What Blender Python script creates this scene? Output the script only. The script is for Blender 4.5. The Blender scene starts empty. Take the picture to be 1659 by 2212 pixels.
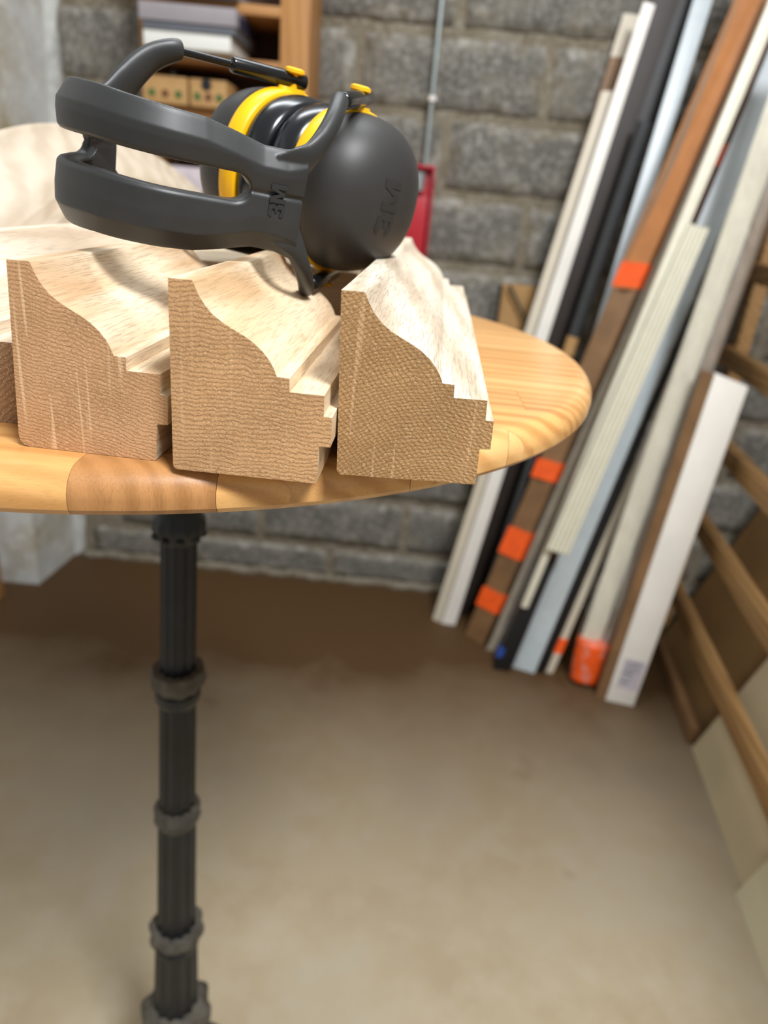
import bpy, bmesh, math, random
import numpy as np
from mathutils import Vector, Matrix

random.seed(7)
S = bpy.context.scene
COL = S.collection

# ------------------------------------------------------------------ camera
F_PX, PITCH, ROLL, CZ = 1533.0, 0.4193, 0.0928, 1.30
cp, sp, cr, sr = math.cos(PITCH), math.sin(PITCH), math.cos(ROLL), math.sin(ROLL)
M = np.array([[cr, -sr, 0], [sr, cr, 0], [0, 0, 1]]) @ np.array([[1, 0, 0], [0, -sp, -cp], [0, cp, -sp]])
cam = bpy.data.cameras.new('camera')
cam.sensor_fit = 'HORIZONTAL'
cam.sensor_width = 36.0
cam.lens = F_PX / 1659 * 36.0
cam.clip_start = 0.02
cam.dof.use_dof = True
cam.dof.focus_distance = 0.325
cam.dof.aperture_fstop = 8.5
cam_ob = bpy.data.objects.new('camera', cam)
COL.objects.link(cam_ob)
R3 = Matrix(((M[0][0], -M[1][0], -M[2][0]), (M[0][1], -M[1][1], -M[2][1]), (M[0][2], -M[1][2], -M[2][2])))
cam_ob.matrix_world = Matrix.Translation((0, 0, CZ)) @ R3.to_4x4()
S.camera = cam_ob

# ------------------------------------------------------------------ light
w = bpy.data.worlds.new('world')
S.world = w
w.use_nodes = True
w.node_tree.nodes['Background'].inputs[0].default_value = (1.0, 0.975, 0.94, 1)
w.node_tree.nodes['Background'].inputs[1].default_value = 0.37


def area(name, loc, target, sx, sy, power, col):
    l = bpy.data.lights.new(name, 'AREA')
    l.shape = 'RECTANGLE'
    l.size, l.size_y, l.energy, l.color = sx, sy, power, col
    o = bpy.data.objects.new(name, l)
    COL.objects.link(o)
    o.location = loc
    o.rotation_euler = (Vector(target) - Vector(loc)).to_track_quat('-Z', 'Y').to_euler()
    return o


area('roof_window_light', (0.80, -0.60, 3.15), (-0.1, 0.8, 1.1), 0.6, 0.6, 88, (0.97, 0.98, 1.0))
area('tops_fill_light', (-0.1, 1.15, 2.9), (-0.15, 0.6, 1.1), 1.4, 0.3, 20, (0.93, 0.97, 1.0))  # unseen fill lamp, added overhead to brighten the table and block tops
S.view_settings.view_transform = 'Standard'
S.view_settings.look = 'None'
S.view_settings.gamma = 1
S.view_settings.use_curve_mapping = False
S.view_settings.exposure = 0.06


# ------------------------------------------------------------------ helpers
def ray(u, v):
    return M.T @ np.array([(u - 829.5) / F_PX, (v - 1106) / F_PX, 1.0])


def at(u, v, P, n):
    """The point of the plane (P, n) that lies on the sight line (u, v)."""
    d, o, n = ray(u, v), np.array([0, 0, CZ]), np.array(n, float)
    return Vector(o + d * (np.dot(np.array(P) - o, n) / np.dot(d, n)))


def at_z(u, v, z=0.0):
    return at(u, v, (0, 0, z), (0, 0, 1))


def at_y(u, v, y):
    return at(u, v, (0, y, 0), (0, 1, 0))


def lin(c):
    r = []
    for x in c:
        x /= 255.0
        r.append(x / 12.92 if x <= 0.04045 else ((x + 0.055) / 1.055) ** 2.4)
    return (*r, 1.0)


def tag(o, label=None, cat=None, group=None, kind=None):
    if label:
        o['label'] = label
    if cat:
        o['category'] = cat
    if group:
        o['group'] = group
    if kind:
        o['kind'] = kind
    return o


def empty(name, loc=(0, 0, 0), label=None, cat=None, group=None, mw=None):
    o = bpy.data.objects.new(name, None)
    COL.objects.link(o)
    o.empty_display_size = 0.05
    if mw is not None:
        o.matrix_world = mw
    else:
        o.location = loc
    return tag(o, label, cat, group)


def link(name, me, mats, parent=None, smooth=None):
    for m in (mats if isinstance(mats, (list, tuple)) else [mats]):
        me.materials.append(m)
    if smooth is not None:
        for p in me.polygons:
            p.use_smooth = True
        if smooth < 3:
            me.set_sharp_from_angle(angle=smooth)
    o = bpy.data.objects.new(name, me)
    COL.objects.link(o)
    if parent is not None:
        o.parent = parent
    return o


def mesh(name, vs, fs, mats, parent=None, smooth=None, mi=None, loc=None, fix=True):
    me = bpy.data.meshes.new(name)
    if loc is not None:
        vs = [Vector(v) - Vector(loc) for v in vs]
    me.from_pydata([tuple(v) for v in vs], [], fs)
    if mi:
        for p, k in zip(me.polygons, mi):
            p.material_index = k
    if fix:
        bm = bmesh.new()
        bm.from_mesh(me)
        bmesh.ops.recalc_face_normals(bm, faces=bm.faces)
        bm.to_mesh(me)
        bm.free()
    o = link(name, me, mats, parent, smooth)
    if loc is not None:
        o.location = loc
    return o


def frombm(name, bm, mats, parent=None, smooth=None, loc=None):
    me = bpy.data.meshes.new(name)
    bm.to_mesh(me)
    bm.free()
    o = link(name, me, mats, parent, smooth)
    if loc is not None:
        o.location = loc
    return o


HEX = [(0, 3, 2, 1), (4, 5, 6, 7), (0, 1, 5, 4), (1, 2, 6, 5), (2, 3, 7, 6), (3, 0, 4, 7)]


def box(name, lo, hi, mat, parent=None, bev=0.0, loc=None, seg=2):
    x0, y0, z0 = lo
    x1, y1, z1 = hi
    bm = bmesh.new()
    vs = [bm.verts.new(v) for v in ((x0, y0, z0), (x1, y0, z0), (x1, y1, z0), (x0, y1, z0), (x0, y0, z1), (x1, y0, z1), (x1, y1, z1), (x0, y1, z1))]
    for f in HEX:
        bm.faces.new([vs[i] for i in f])
    if bev:
        bmesh.ops.bevel(bm, geom=bm.edges[:], offset=bev, segments=seg, profile=0.6, affect='EDGES')
    return frombm(name, bm, mat, parent, 0.6 if bev else None, loc)


def tube_bm(bm, pts, rads, seg=14, caps=True, flat=None):
    """A tube through pts; rads are radii or (ra, rb) pairs; rounded by the caller's radii."""
    pts = [Vector(p) for p in pts]
    n = len(pts)
    rings = []
    ref = Vector((0.13, 0.27, 0.95)) if flat is None else Vector(flat)
    for i, p in enumerate(pts):
        t = (pts[min(i + 1, n - 1)] - pts[max(i - 1, 0)]).normalized()
        a = ref - t * ref.dot(t)
        if a.length < 1e-4:
            a = Vector((1, 0, 0)) - t * t.x
        a.normalize()
        b = t.cross(a)
        r = rads[i]
        ra, rb = r if isinstance(r, tuple) else (r, r)
        rings.append([bm.verts.new(p + a * ra * math.cos(2 * math.pi * k / seg) + b * rb * math.sin(2 * math.pi * k / seg)) for k in range(seg)])
    for i in range(n - 1):
        for k in range(seg):
            bm.faces.new((rings[i][k], rings[i][(k + 1) % seg], rings[i + 1][(k + 1) % seg], rings[i + 1][k]))
    if caps:
        bm.faces.new(rings[0][::-1])
        bm.faces.new(rings[-1])
    return rings


def tube(name, pts, rads, mat, parent=None, seg=14, smooth=0.8, flat=None, loc=None):
    bm = bmesh.new()
    if not isinstance(rads, (list,)):
        rads = [rads] * len(pts)
    if loc is not None:
        pts = [Vector(p) - Vector(loc) for p in pts]
    tube_bm(bm, pts, rads, seg, flat=flat)
    bmesh.ops.recalc_face_normals(bm, faces=bm.faces)
    return frombm(name, bm, mat, parent, smooth, loc)


def spline(P, n=8):
    P = np.array(P, float)
    Q = np.vstack([2 * P[0] - P[1], P, 2 * P[-1] - P[-2]])
    out = []
    for i in range(1, len(Q) - 2):
        for t in np.linspace(0, 1, n, endpoint=False):
            a, b, c, d = Q[i - 1], Q[i], Q[i + 1], Q[i + 2]
            out.append(.5 * (2 * b + (-a + c) * t + (2 * a - 5 * b + 4 * c - d) * t * t + (-a + 3 * b - 3 * c + d) * t ** 3))
    out.append(P[-1])
    return np.array(out)


# ------------------------------------------------------------------ materials
def newmat(name, rough=0.5, metal=0.0, spec=0.5):
    m = bpy.data.materials.new(name)
    m.use_nodes = True
    nt = m.node_tree
    b = nt.nodes['Principled BSDF']
    b.inputs['Roughness'].default_value = rough
    b.inputs['Metallic'].default_value = metal
    b.inputs['Specular IOR Level'].default_value = spec
    return m, nt, b


def N(nt, t, **kw):
    n = nt.nodes.new(t)
    for k, v in kw.items():
        if k in n.inputs.keys():
            n.inputs[k].default_value = v
        else:
            setattr(n, k, v)
    return n


def L(nt, a, b):
    nt.links.new(a, b)


def coords(nt, scale=(1, 1, 1), rot=(0, 0, 0), loc=(0, 0, 0), rnd=True, src='Object'):
    tc = N(nt, 'ShaderNodeTexCoord')
    mp = N(nt, 'ShaderNodeMapping')
    mp.inputs['Scale'].default_value = scale
    mp.inputs['Rotation'].default_value = rot
    mp.inputs['Location'].default_value = loc
    out = tc.outputs[src]
    if rnd:
        oi = N(nt, 'ShaderNodeObjectInfo')
        mu = N(nt, 'ShaderNodeVectorMath', operation='SCALE')
        cx = N(nt, 'ShaderNodeCombineXYZ')
        for k in range(3):
            L(nt, oi.outputs['Random'], cx.inputs[k])
        L(nt, cx.outputs[0], mu.inputs[0])
        mu.inputs['Scale'].default_value = 3.7
        ad = N(nt, 'ShaderNodeVectorMath', operation='ADD')
        L(nt, out, ad.inputs[0])
        L(nt, mu.outputs[0], ad.inputs[1])
        out = ad.outputs[0]
    L(nt, out, mp.inputs['Vector'])
    return mp.outputs[0]


def ramp(nt, fac, stops):
    r = N(nt, 'ShaderNodeValToRGB')
    e = r.color_ramp.elements
    while len(e) < len(stops):
        e.new(0.5)
    for k, (p, c) in enumerate(stops):
        e[k].position = p
        e[k].color = c
    L(nt, fac, r.inputs[0])
    return r.outputs['Color']


def mix(nt, fac, a, b, mode='MIX'):
    n = N(nt, 'ShaderNodeMix', data_type='RGBA', blend_type=mode)
    for s, v in ((0, fac), (6, a), (7, b)):
        if isinstance(v, (int, float)):
            n.inputs[s].default_value = v
        elif isinstance(v, tuple):
            n.inputs[s].default_value = v
        else:
            L(nt, v, n.inputs[s])
    return n.outputs[2]


def noise(nt, vec, scale, detail=3, rough=0.55, dist=0.0):
    n = N(nt, 'ShaderNodeTexNoise')
    n.inputs['Scale'].default_value = scale
    n.inputs['Detail'].default_value = detail
    n.inputs['Roughness'].default_value = rough
    n.inputs['Distortion'].default_value = dist
    L(nt, vec, n.inputs['Vector'])
    return n.outputs[0]


def bump(nt, b, h, strength=0.2, dist=0.001):
    n = N(nt, 'ShaderNodeBump')
    n.inputs['Strength'].default_value = strength
    n.inputs['Distance'].default_value = dist
    L(nt, h, n.inputs['Height'])
    L(nt, n.outputs[0], b.inputs['Normal'])


W0, K0 = (1, 1, 1, 1), (0, 0, 0, 1)


def plain(name, rgb, rough=0.5, metal=0.0, spec=0.5, var=0.12, scale=30, bmp=0.0, coat=0.0):
    m, nt, b = newmat(name, rough, metal, spec)
    v = coords(nt)
    n = noise(nt, v, scale, 4)
    c = lin(rgb)
    d = tuple(x * (1 - var) for x in c[:3]) + (1,)
    l = tuple(min(1, x * (1 + var)) for x in c[:3]) + (1,)
    L(nt, ramp(nt, n, [(0.3, d), (0.7, l)]), b.inputs['Base Color'])
    if bmp:
        bump(nt, b, n, bmp, 0.002)
    if coat:
        b.inputs['Coat Weight'].default_value = coat
    return m


def wood(name, light, dark, axis=1, ring=1.0, pore=1.0, rough=0.5, contrast=1.0, fine=1.0, coat=0.0):
    """Long grain that runs along the object's local axis (0 x, 1 y, 2 z)."""
    m, nt, b = newmat(name, rough, 0, 0.35)
    sc = [1.0, 1.0, 1.0]
    sc[axis] = 0.07
    v = coords(nt, tuple(sc))
    big = noise(nt, v, 55 * ring, 3, 0.5, 0.6)
    wv = N(nt, 'ShaderNodeTexWave', wave_type='BANDS', bands_direction='DIAGONAL')
    wv.inputs['Scale'].default_value = 42 * ring
    wv.inputs['Distortion'].default_value = 4.0
    wv.inputs['Detail'].default_value = 2.0
    wv.inputs['Detail Scale'].default_value = 1.2
    L(nt, v, wv.inputs['Vector'])
    sc2 = [1.0, 1.0, 1.0]
    sc2[axis] = 0.035
    v2 = coords(nt, tuple(sc2))
    po = noise(nt, v2, 1500 * fine, 3, 0.65)
    c1 = mix(nt, ramp(nt, wv.outputs[0], [(0.2, K0), (0.95, W0)]), lin(light), lin(dark))
    c1 = mix(nt, ramp(nt, big, [(0.35, (.0, .0, .0, 1)), (0.7, (.6, .6, .6, 1))]), c1, lin(light))
    pk = ramp(nt, po, [(0.37, (.7 * pore, .7 * pore, .7 * pore, 1)), (0.50, K0)])
    dk = tuple(x * 0.55 for x in lin(dark)[:3]) + (1,)
    c2 = mix(nt, pk, c1, dk)
    L(nt, c2, b.inputs['Base Color'])
    bump(nt, b, po, 0.25 * pore, 0.0008)
    if coat:
        b.inputs['Coat Weight'].default_value = coat
        b.inputs['Coat Roughness'].default_value = 0.25
    return m


def endgrain(name, base, dark, centre, freq=190, rays=0.4, hatch=0.0, ray_rot=0.05, spots=0.0):
    """Cut ends in the local xz plane: growth rings around a far pith, pores, pale rays."""
    m, nt, b = newmat(name, 0.75, 0, 0.2)
    v0 = coords(nt, rnd=False)
    wob = noise(nt, v0, 60, 3)
    ad = N(nt, 'ShaderNodeVectorMath', operation='MULTIPLY_ADD')
    L(nt, v0, ad.inputs[0])
    ad.inputs[1].default_value = (1, 0, 1)
    ad.inputs[2].default_value = (-centre[0], 0, -centre[1])
    le = N(nt, 'ShaderNodeVectorMath', operation='LENGTH')
    L(nt, ad.outputs[0], le.inputs[0])
    m1 = N(nt, 'ShaderNodeMath', operation='MULTIPLY_ADD')
    L(nt, wob, m1.inputs[0])
    m1.inputs[1].default_value = 0.006
    L(nt, le.outputs['Value'], m1.inputs[2])
    fine_n = noise(nt, v0, 420, 3)
    m1b = N(nt, 'ShaderNodeMath', operation='MULTIPLY_ADD')
    L(nt, fine_n, m1b.inputs[0])
    m1b.inputs[1].default_value = 0.0020
    L(nt, m1.outputs[0], m1b.inputs[2])
    m2 = N(nt, 'ShaderNodeMath', operation='MULTIPLY')
    L(nt, m1b.outputs[0], m2.inputs[0])
    m2.inputs[1].default_value = freq * 2 * math.pi
    m3 = N(nt, 'ShaderNodeMath', operation='SINE')
    L(nt, m2.outputs[0], m3.inputs[0])
    m4 = N(nt, 'ShaderNodeMath', operation='MULTIPLY_ADD')
    L(nt, m3.outputs[0], m4.inputs[0])
    m4.inputs[1].default_value = 0.5
    m4.inputs[2].default_value = 0.5
    spots_n = noise(nt, v0, 1300, 2, 0.7)
    big = noise(nt, v0, 28, 2)
    lines = mix(nt, 1.0, ramp(nt, m4.outputs[0], [(0.45, K0), (0.95, (.85, .85, .85, 1))]), ramp(nt, spots_n, [(0.40, K0), (0.62, W0)]), 'MULTIPLY')
    bc, dc = lin(base), lin(dark)
    lt = tuple(min(1, x * 1.28) for x in bc[:3]) + (1,)
    c = mix(nt, ramp(nt, big, [(0.35, K0), (0.68, W0)]), bc, lt)
    c = mix(nt, lines, c, dc)
    sp2 = ramp(nt, spots_n, [(0.54, K0), (0.68, (.7, .7, .7, 1))])
    c = mix(nt, sp2, c, lin((222, 190, 148)))
    c = mix(nt, ramp(nt, spots_n, [(0.34, (.6, .6, .6, 1)), (0.43, K0)]), c, dc)
    # pale medullary rays
    v1 = coords(nt, (1, 1, 0.035), (0, ray_rot, 0), rnd=False)
    ry = noise(nt, v1, 330, 1, 0.4)
    c = mix(nt, ramp(nt, ry, [(0.66, K0), (0.74, (rays, rays, rays, 1))]), c, lin((226, 190, 148)))
    if hatch:
        v2 = coords(nt, (1, 1, 1), (0, 0.7, 0), rnd=False)
        wv = N(nt, 'ShaderNodeTexWave', wave_type='BANDS', bands_direction='X')
        wv.inputs['Scale'].default_value = 150
        wv.inputs['Distortion'].default_value = 3
        wv.inputs['Detail'].default_value = 2
        L(nt, v2, wv.inputs['Vector'])
        c = mix(nt, ramp(nt, wv.outputs[0], [(0.5, K0), (0.9, (hatch, hatch, hatch, 1))]), c, dc)
    L(nt, c, b.inputs['Base Color'])
    h = mix(nt, 0.5, lines, spots_n)
    inv = N(nt, 'ShaderNodeInvert')
    L(nt, h, inv.inputs[1])
    bump(nt, b, inv.outputs[0], 0.45, 0.0008)
    return m


MOULD = [wood('pale_planed_oak_a', (226, 206, 176), (200, 166, 128), 1, 1.0, 0.75, 0.55),
         wood('pale_planed_oak_b', (228, 206, 174), (202, 168, 128), 1, 0.8, 0.7, 0.55),
         wood('pale_planed_oak_c', (218, 206, 186), (190, 172, 148), 1, 1.1, 0.9, 0.6),
         wood('pale_planed_oak_d', (222, 206, 184), (196, 174, 148), 1, 0.9, 0.6, 0.55)]
ENDS = [endgrain('oak_end_grain_a', (190, 148, 108), (138, 98, 66), (-0.12, -0.62), 600, 0.8, 0.0, 0.07),
        endgrain('oak_end_grain_b', (192, 150, 106), (122, 86, 54), (0.03, -0.75), 520, 0.25),
        endgrain('oak_end_grain_c', (172, 134, 90), (114, 84, 52), (0.045, -0.045), 620, 0.4, 0.4),
        endgrain('oak_end_grain_weathered', (142, 112, 84), (84, 62, 46), (-0.2, 0.3), 420, 0.2)]
BLANKW = wood('planed_blank_oak', (226, 208, 180), (210, 188, 158), 0, 0.7, 0.6, 0.55)
ARCHWOOD = wood('arched_oak', (194, 180, 160), (176, 160, 138), 1, 0.45, 0.5, 0.5)
STAVE = [wood('table_stave_a', (224, 172, 106), (196, 138, 76), 0, 0.8, 0.25, 0.32, coat=0.5),
         wood('table_stave_b', (228, 180, 116), (202, 148, 86), 0, 0.55, 0.25, 0.32, coat=0.5),
         wood('table_stave_c', (218, 166, 102), (190, 134, 76), 0, 1.1, 0.3, 0.32, coat=0.5)]
STAVE_END = wood('table_stave_darker', (186, 134, 82), (166, 116, 66), 2, 1.0, 0.4, 0.4, coat=0.4)
RUBBER = plain('grey_moulded_plastic', (47, 48, 48), 0.44, 0, 0.45, 0.10, 60, 0.03)
SHELL = plain('dark_grey_cup_shell', (47, 46, 45), 0.5, 0, 0.5, 0.10, 40, 0.02)
YELLOW = plain('yellow_plastic', (250, 190, 10), 0.38, 0, 0.5, 0.03, 40)
CUSHION = plain('black_cushion_vinyl', (16, 20, 24), 0.22, 0, 0.6, 0.25, 60, 0.03)
BLACKPL = plain('black_gloss_plastic', (14, 15, 16), 0.18, 0, 0.6, 0.15, 60)
LOGO = plain('logo_dark', (46, 45, 44), 0.6, 0, 0.3, 0.05)
LOGO2 = plain('logo_band_dark', (46, 47, 48), 0.6, 0, 0.3, 0.05)
IRON = plain('painted_cast_iron', (17, 22, 28), 0.42, 0.2, 0.5, 0.35, 35, 0.15)
IRON_DUST = plain('dusty_cast_iron', (84, 80, 72), 0.8, 0, 0.3, 0.35, 60, 0.25)
BEECH = wood('beech_shelf', (176, 128, 76), (158, 110, 62), 2, 0.6, 0.2, 0.5)
BEECHX = wood('beech_shelf_board', (176, 128, 76), (158, 110, 62), 0, 0.6, 0.1, 0.5)
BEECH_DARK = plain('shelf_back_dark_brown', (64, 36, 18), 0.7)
BATTEN = wood('rack_batten', (170, 132, 84), (136, 100, 60), 1, 0.6, 0.2, 0.6)
MDF = plain('brown_fibreboard', (124, 94, 54), 0.7, var=0.12, scale=4)
PALEBOARD = plain('pale_sheet', (196, 188, 158), 0.6, var=0.06, scale=5)
PALEBOARD2 = plain('pale_pinkish_sheet', (184, 168, 136), 0.6, var=0.08, scale=5)
WHITE = plain('white_painted', (232, 228, 220), 0.45, var=0.05, scale=8)
OFFWHITE = plain('off_white', (206, 196, 176), 0.5, var=0.06, scale=8)
CREAM = plain('cream_plastic', (224, 220, 200), 0.35, var=0.05)
BLUEGREY = plain('pale_blue_grey', (188, 198, 202), 0.35, var=0.05)
DARKBROWN = plain('dark_brown_board', (44, 35, 30), 0.55, var=0.15)
BLACK = plain('black_board', (16, 16, 18), 0.5)
REDBROWN = plain('red_brown_board', (112, 68, 48), 0.5)
CARD = plain('brown_card', (124, 92, 60), 0.55, var=0.2, scale=12)
FILMCARD = plain('film_wrapped_card', (176, 116, 66), 0.28, var=0.12, scale=14, bmp=0.5, coat=0.5)
GREYPROF = plain('beige_grey_profile', (160, 150, 134), 0.45)
STEEL = plain('galvanised_steel', (176, 188, 188), 0.32, 0.7)
GREYTUBE = plain('grey_tube', (52, 54, 56), 0.3)
ORANGE = plain('orange_tape', (244, 92, 28), 0.4, var=0.12, scale=40, bmp=0.2)
RED = plain('red_paint', (176, 30, 44), 0.4, var=0.08)
GREYBOX = plain('grey_card', (142, 136, 140), 0.6, var=0.05)
GREYBOX2 = plain('grey_blue_card', (92, 96, 104), 0.6, var=0.05)
NAVY = plain('navy_edge', (38, 40, 62), 0.6)
WHITEBOX = plain('white_card', (216, 216, 210), 0.6, var=0.03)
TAN = plain('tan_cardboard', (172, 134, 84), 0.7, var=0.06)
GREEN = plain('green_print', (64, 92, 40), 0.7)
BROWNPRINT = plain('brown_print', (96, 56, 30), 0.7)
GREYBROWN = plain('grey_brown_board', (128, 110, 92), 0.6)
RIBBASE = plain('cream_shadow_plastic', (176, 172, 150), 0.4)
LILAC = plain('lilac_paper', (196, 184, 190), 0.6)
BLUE = plain('blue_plastic', (30, 70, 150), 0.4)
LABEL = plain('grey_label', (188, 182, 190), 0.6, var=0.04)
GLUE = plain('glue_line', (226, 190, 130), 0.4)


def film_mat():
    m, nt, b = newmat('clear_film', 0.16, 0, 0.5)
    n = noise(nt, coords(nt, (1, 1, 0.25)), 26, 3, 0.6, 1.2)
    b.inputs['Base Color'].default_value = lin((222, 216, 206))
    L(nt, ramp(nt, n, [(0.35, (0.12, 0.12, 0.12, 1)), (0.65, (0.34, 0.34, 0.34, 1))]), b.inputs['Alpha'])
    b.inputs['Coat Weight'].default_value = 0.6
    bump(nt, b, n, 0.7, 0.01)
    return m


FILM = film_mat()


def concrete(name, cols, scale=5, dust=None):
    m, nt, b = newmat(name, 0.82, 0, 0.25)
    v = coords(nt)
    n1 = noise(nt, v, scale, 6, 0.62)
    n2 = noise(nt, v, scale * 7, 5, 0.65)
    c = ramp(nt, n1, [(0.30, lin(cols[0])), (0.5, lin(cols[1])), (0.72, lin(cols[2]))])
    c = mix(nt, ramp(nt, n2, [(0.48, K0), (0.68, (.6, .6, .6, 1))]), c, lin(cols[3]))
    L(nt, c, b.inputs['Base Color'])
    bump(nt, b, n2, 0.4, 0.004)
    return m


BLOCKM = concrete('cinder_block', [(84, 82, 76), (102, 99, 92), (124, 118, 106), (168, 166, 160)], 9)
_nt = BLOCKM.node_tree
_b = _nt.nodes['Principled BSDF']
_old = _b.inputs['Base Color'].links[0].from_socket
_s = N(_nt, 'ShaderNodeSeparateXYZ')
L(_nt, coords(_nt, rnd=False), _s.inputs[0])
_ax = N(_nt, 'ShaderNodeMath', operation='ABSOLUTE')
L(_nt, _s.outputs[0], _ax.inputs[0])
_ax2 = N(_nt, 'ShaderNodeMath', operation='SUBTRACT')
_ax2.inputs[1].default_value = 0.2425
L(_nt, _ax.outputs[0], _ax2.inputs[0])
_z = N(_nt, 'ShaderNodeMath', operation='SUBTRACT')
_z.inputs[1].default_value = 0.084
L(_nt, _s.outputs[2], _z.inputs[0])
_z1 = N(_nt, 'ShaderNodeMath', operation='ABSOLUTE')
L(_nt, _z.outputs[0], _z1.inputs[0])
_z2 = N(_nt, 'ShaderNodeMath', operation='SUBTRACT')
_z2.inputs[1].default_value = 0.084
L(_nt, _z1.outputs[0], _z2.inputs[0])
_mx = N(_nt, 'ShaderNodeMath', operation='MAXIMUM')
L(_nt, _ax2.outputs[0], _mx.inputs[0])
L(_nt, _z2.outputs[0], _mx.inputs[1])
_nn = noise(_nt, coords(_nt), 14, 4, 0.6)
_ma = N(_nt, 'ShaderNodeMath', operation='MULTIPLY_ADD')
L(_nt, _nn, _ma.inputs[0])
_ma.inputs[1].default_value = 0.16
L(_nt, _mx.outputs[0], _ma.inputs[2])
_mk = ramp(_nt, _ma.outputs[0], [(0.050, K0), (0.082, (.8, .8, .8, 1))])
_mc = ramp(_nt, noise(_nt, coords(_nt), 30, 3), [(0.4, lin((118, 110, 92))), (0.6, lin((164, 160, 152)))])
L(_nt, mix(_nt, _mk, _old, _mc), _b.inputs['Base Color'])
MORTAR = concrete('mortar', [(100, 90, 74), (114, 105, 88), (130, 123, 108), (160, 155, 144)], 9)
PLASTER = concrete('plaster', [(164, 152, 124), (198, 200, 198), (210, 212, 210), (224, 226, 224)], 3)
BANDM = concrete('whitewashed_band', [(150, 152, 148), (186, 188, 184), (200, 202, 198), (214, 214, 210)], 9)


def floor_mat():
    m, nt, b = newmat('concrete_floor', 0.62, 0, 0.35)
    v = coords(nt, rnd=False)
    n1 = noise(nt, v, 2.2, 5, 0.6)
    n2 = noise(nt, v, 11, 5, 0.6)
    c = ramp(nt, n1, [(0.28, lin((162, 144, 114))), (0.5, lin((188, 174, 146))), (0.75, lin((206, 198, 178)))])
    c = mix(nt, ramp(nt, n2, [(0.45, K0), (0.75, (.4, .4, .4, 1))]), c, lin((202, 194, 176)))
    st = noise(nt, coords(nt, rnd=False, loc=(3, 1, 0)), 6, 2, 0.4)
    c = mix(nt, ramp(nt, st, [(0.72, K0), (0.78, (.35, .35, .35, 1))]), c, lin((110, 84, 60)))
    # brown dust plus painted shade, deepening towards the back of the room
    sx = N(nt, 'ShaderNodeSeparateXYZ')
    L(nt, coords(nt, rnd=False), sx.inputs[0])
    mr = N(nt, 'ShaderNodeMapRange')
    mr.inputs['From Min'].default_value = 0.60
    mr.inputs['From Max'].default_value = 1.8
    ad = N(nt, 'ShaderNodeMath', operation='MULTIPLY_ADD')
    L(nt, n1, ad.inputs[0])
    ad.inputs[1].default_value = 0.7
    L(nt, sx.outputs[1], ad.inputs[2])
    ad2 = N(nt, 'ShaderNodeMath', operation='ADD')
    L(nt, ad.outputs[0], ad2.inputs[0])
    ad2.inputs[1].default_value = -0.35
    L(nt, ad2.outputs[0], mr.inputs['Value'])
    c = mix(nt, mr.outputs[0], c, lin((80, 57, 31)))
    L(nt, c, b.inputs['Base Color'])
    bump(nt, b, n2, 0.15, 0.003)
    return m


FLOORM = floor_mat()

# ------------------------------------------------------------------ setting
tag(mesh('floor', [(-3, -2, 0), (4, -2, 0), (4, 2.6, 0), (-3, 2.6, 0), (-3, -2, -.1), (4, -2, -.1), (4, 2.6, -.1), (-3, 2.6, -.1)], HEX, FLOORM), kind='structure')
WY = 2.271


def wall_y(x):
    return WY - 0.024 * x


# back wall: mortar bed with a cinder block set proud in every course
wa, wb_ = -1.13, 3.6
back = mesh('wall_back', [(wa, wall_y(wa) + .006, 0), (wb_, wall_y(wb_) + .006, 0), (wb_, wall_y(wb_) + .2, 0), (wa, wall_y(wa) + .2, 0),
                          (wa, wall_y(wa) + .006, 2.9), (wb_, wall_y(wb_) + .006, 2.9), (wb_, wall_y(wb_) + .2, 2.9), (wa, wall_y(wa) + .2, 2.9)], HEX, MORTAR)
tag(back, kind='structure')


def cinder_mesh(seed, w, h):
    rnd = random.Random(seed)
    nx, nz = 10, 5
    bm = bmesh.new()
    g = []
    for j in range(nz + 1):
        row = []
        for i in range(nx + 1):
            x, z = -w / 2 + w * i / nx, h * j / nz
            edge = i in (0, nx) or j in (0, nz)
            row.append(bm.verts.new((x + rnd.uniform(-.004, .004), (.0035 if edge else 0) + rnd.uniform(-.0012, .0012), z + rnd.uniform(-.004, .004))))
        g.append(row)
    for j in range(nz):
        for i in range(nx):
            bm.faces.new((g[j][i], g[j][i + 1], g[j + 1][i + 1], g[j + 1][i]))
    rim = [g[0][i] for i in range(nx + 1)] + [g[j][nx] for j in range(1, nz + 1)] + [g[nz][i] for i in range(nx - 1, -1, -1)] + [g[j][0] for j in range(nz - 1, 0, -1)]
    bk = [bm.verts.new((v.co.x, .012, v.co.z)) for v in rim]
    for i in range(len(rim)):
        k = (i + 1) % len(rim)
        bm.faces.new((rim[k], rim[i], bk[i], bk[k]))
    me = bpy.data.meshes.new('cinder_block')
    bm.to_mesh(me)
    bm.free()
    for p in me.polygons:
        p.use_smooth = True
    me.materials.append(BLOCKM)
    return me


CW = 0.515
cms = [cinder_mesh(k, CW - .030, .198 - .030) for k in range(5)]
for r in range(14):
    z0 = 1.713 + .015 - .198 * (9 - r)
    zs = 1.0
    if z0 < 0:
        if z0 < -.12:
            continue
        zs = (.168 + z0 - .012) / .168
        z0 = .012
    off = 0.336 - CW / 2 if (r % 2 == 0) else 0.336
    for c in range(-3, 6):
        x = off + CW * c
        if x - CW / 2 < -1.32 or x > 2.6:
            continue
        o = bpy.data.objects.new('cinder_block', cms[(r * 3 + c) % 5])
        COL.objects.link(o)
        o.location = (x, wall_y(x) - .002, max(z0, .004))
        o.scale.z = zs
        o.rotation_euler = (0, 0, math.atan(-.024))
        if x - CW / 2 < -1.12:
            o.scale.x = 0.7
            o.location.x += .07
        o.parent = back

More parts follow.
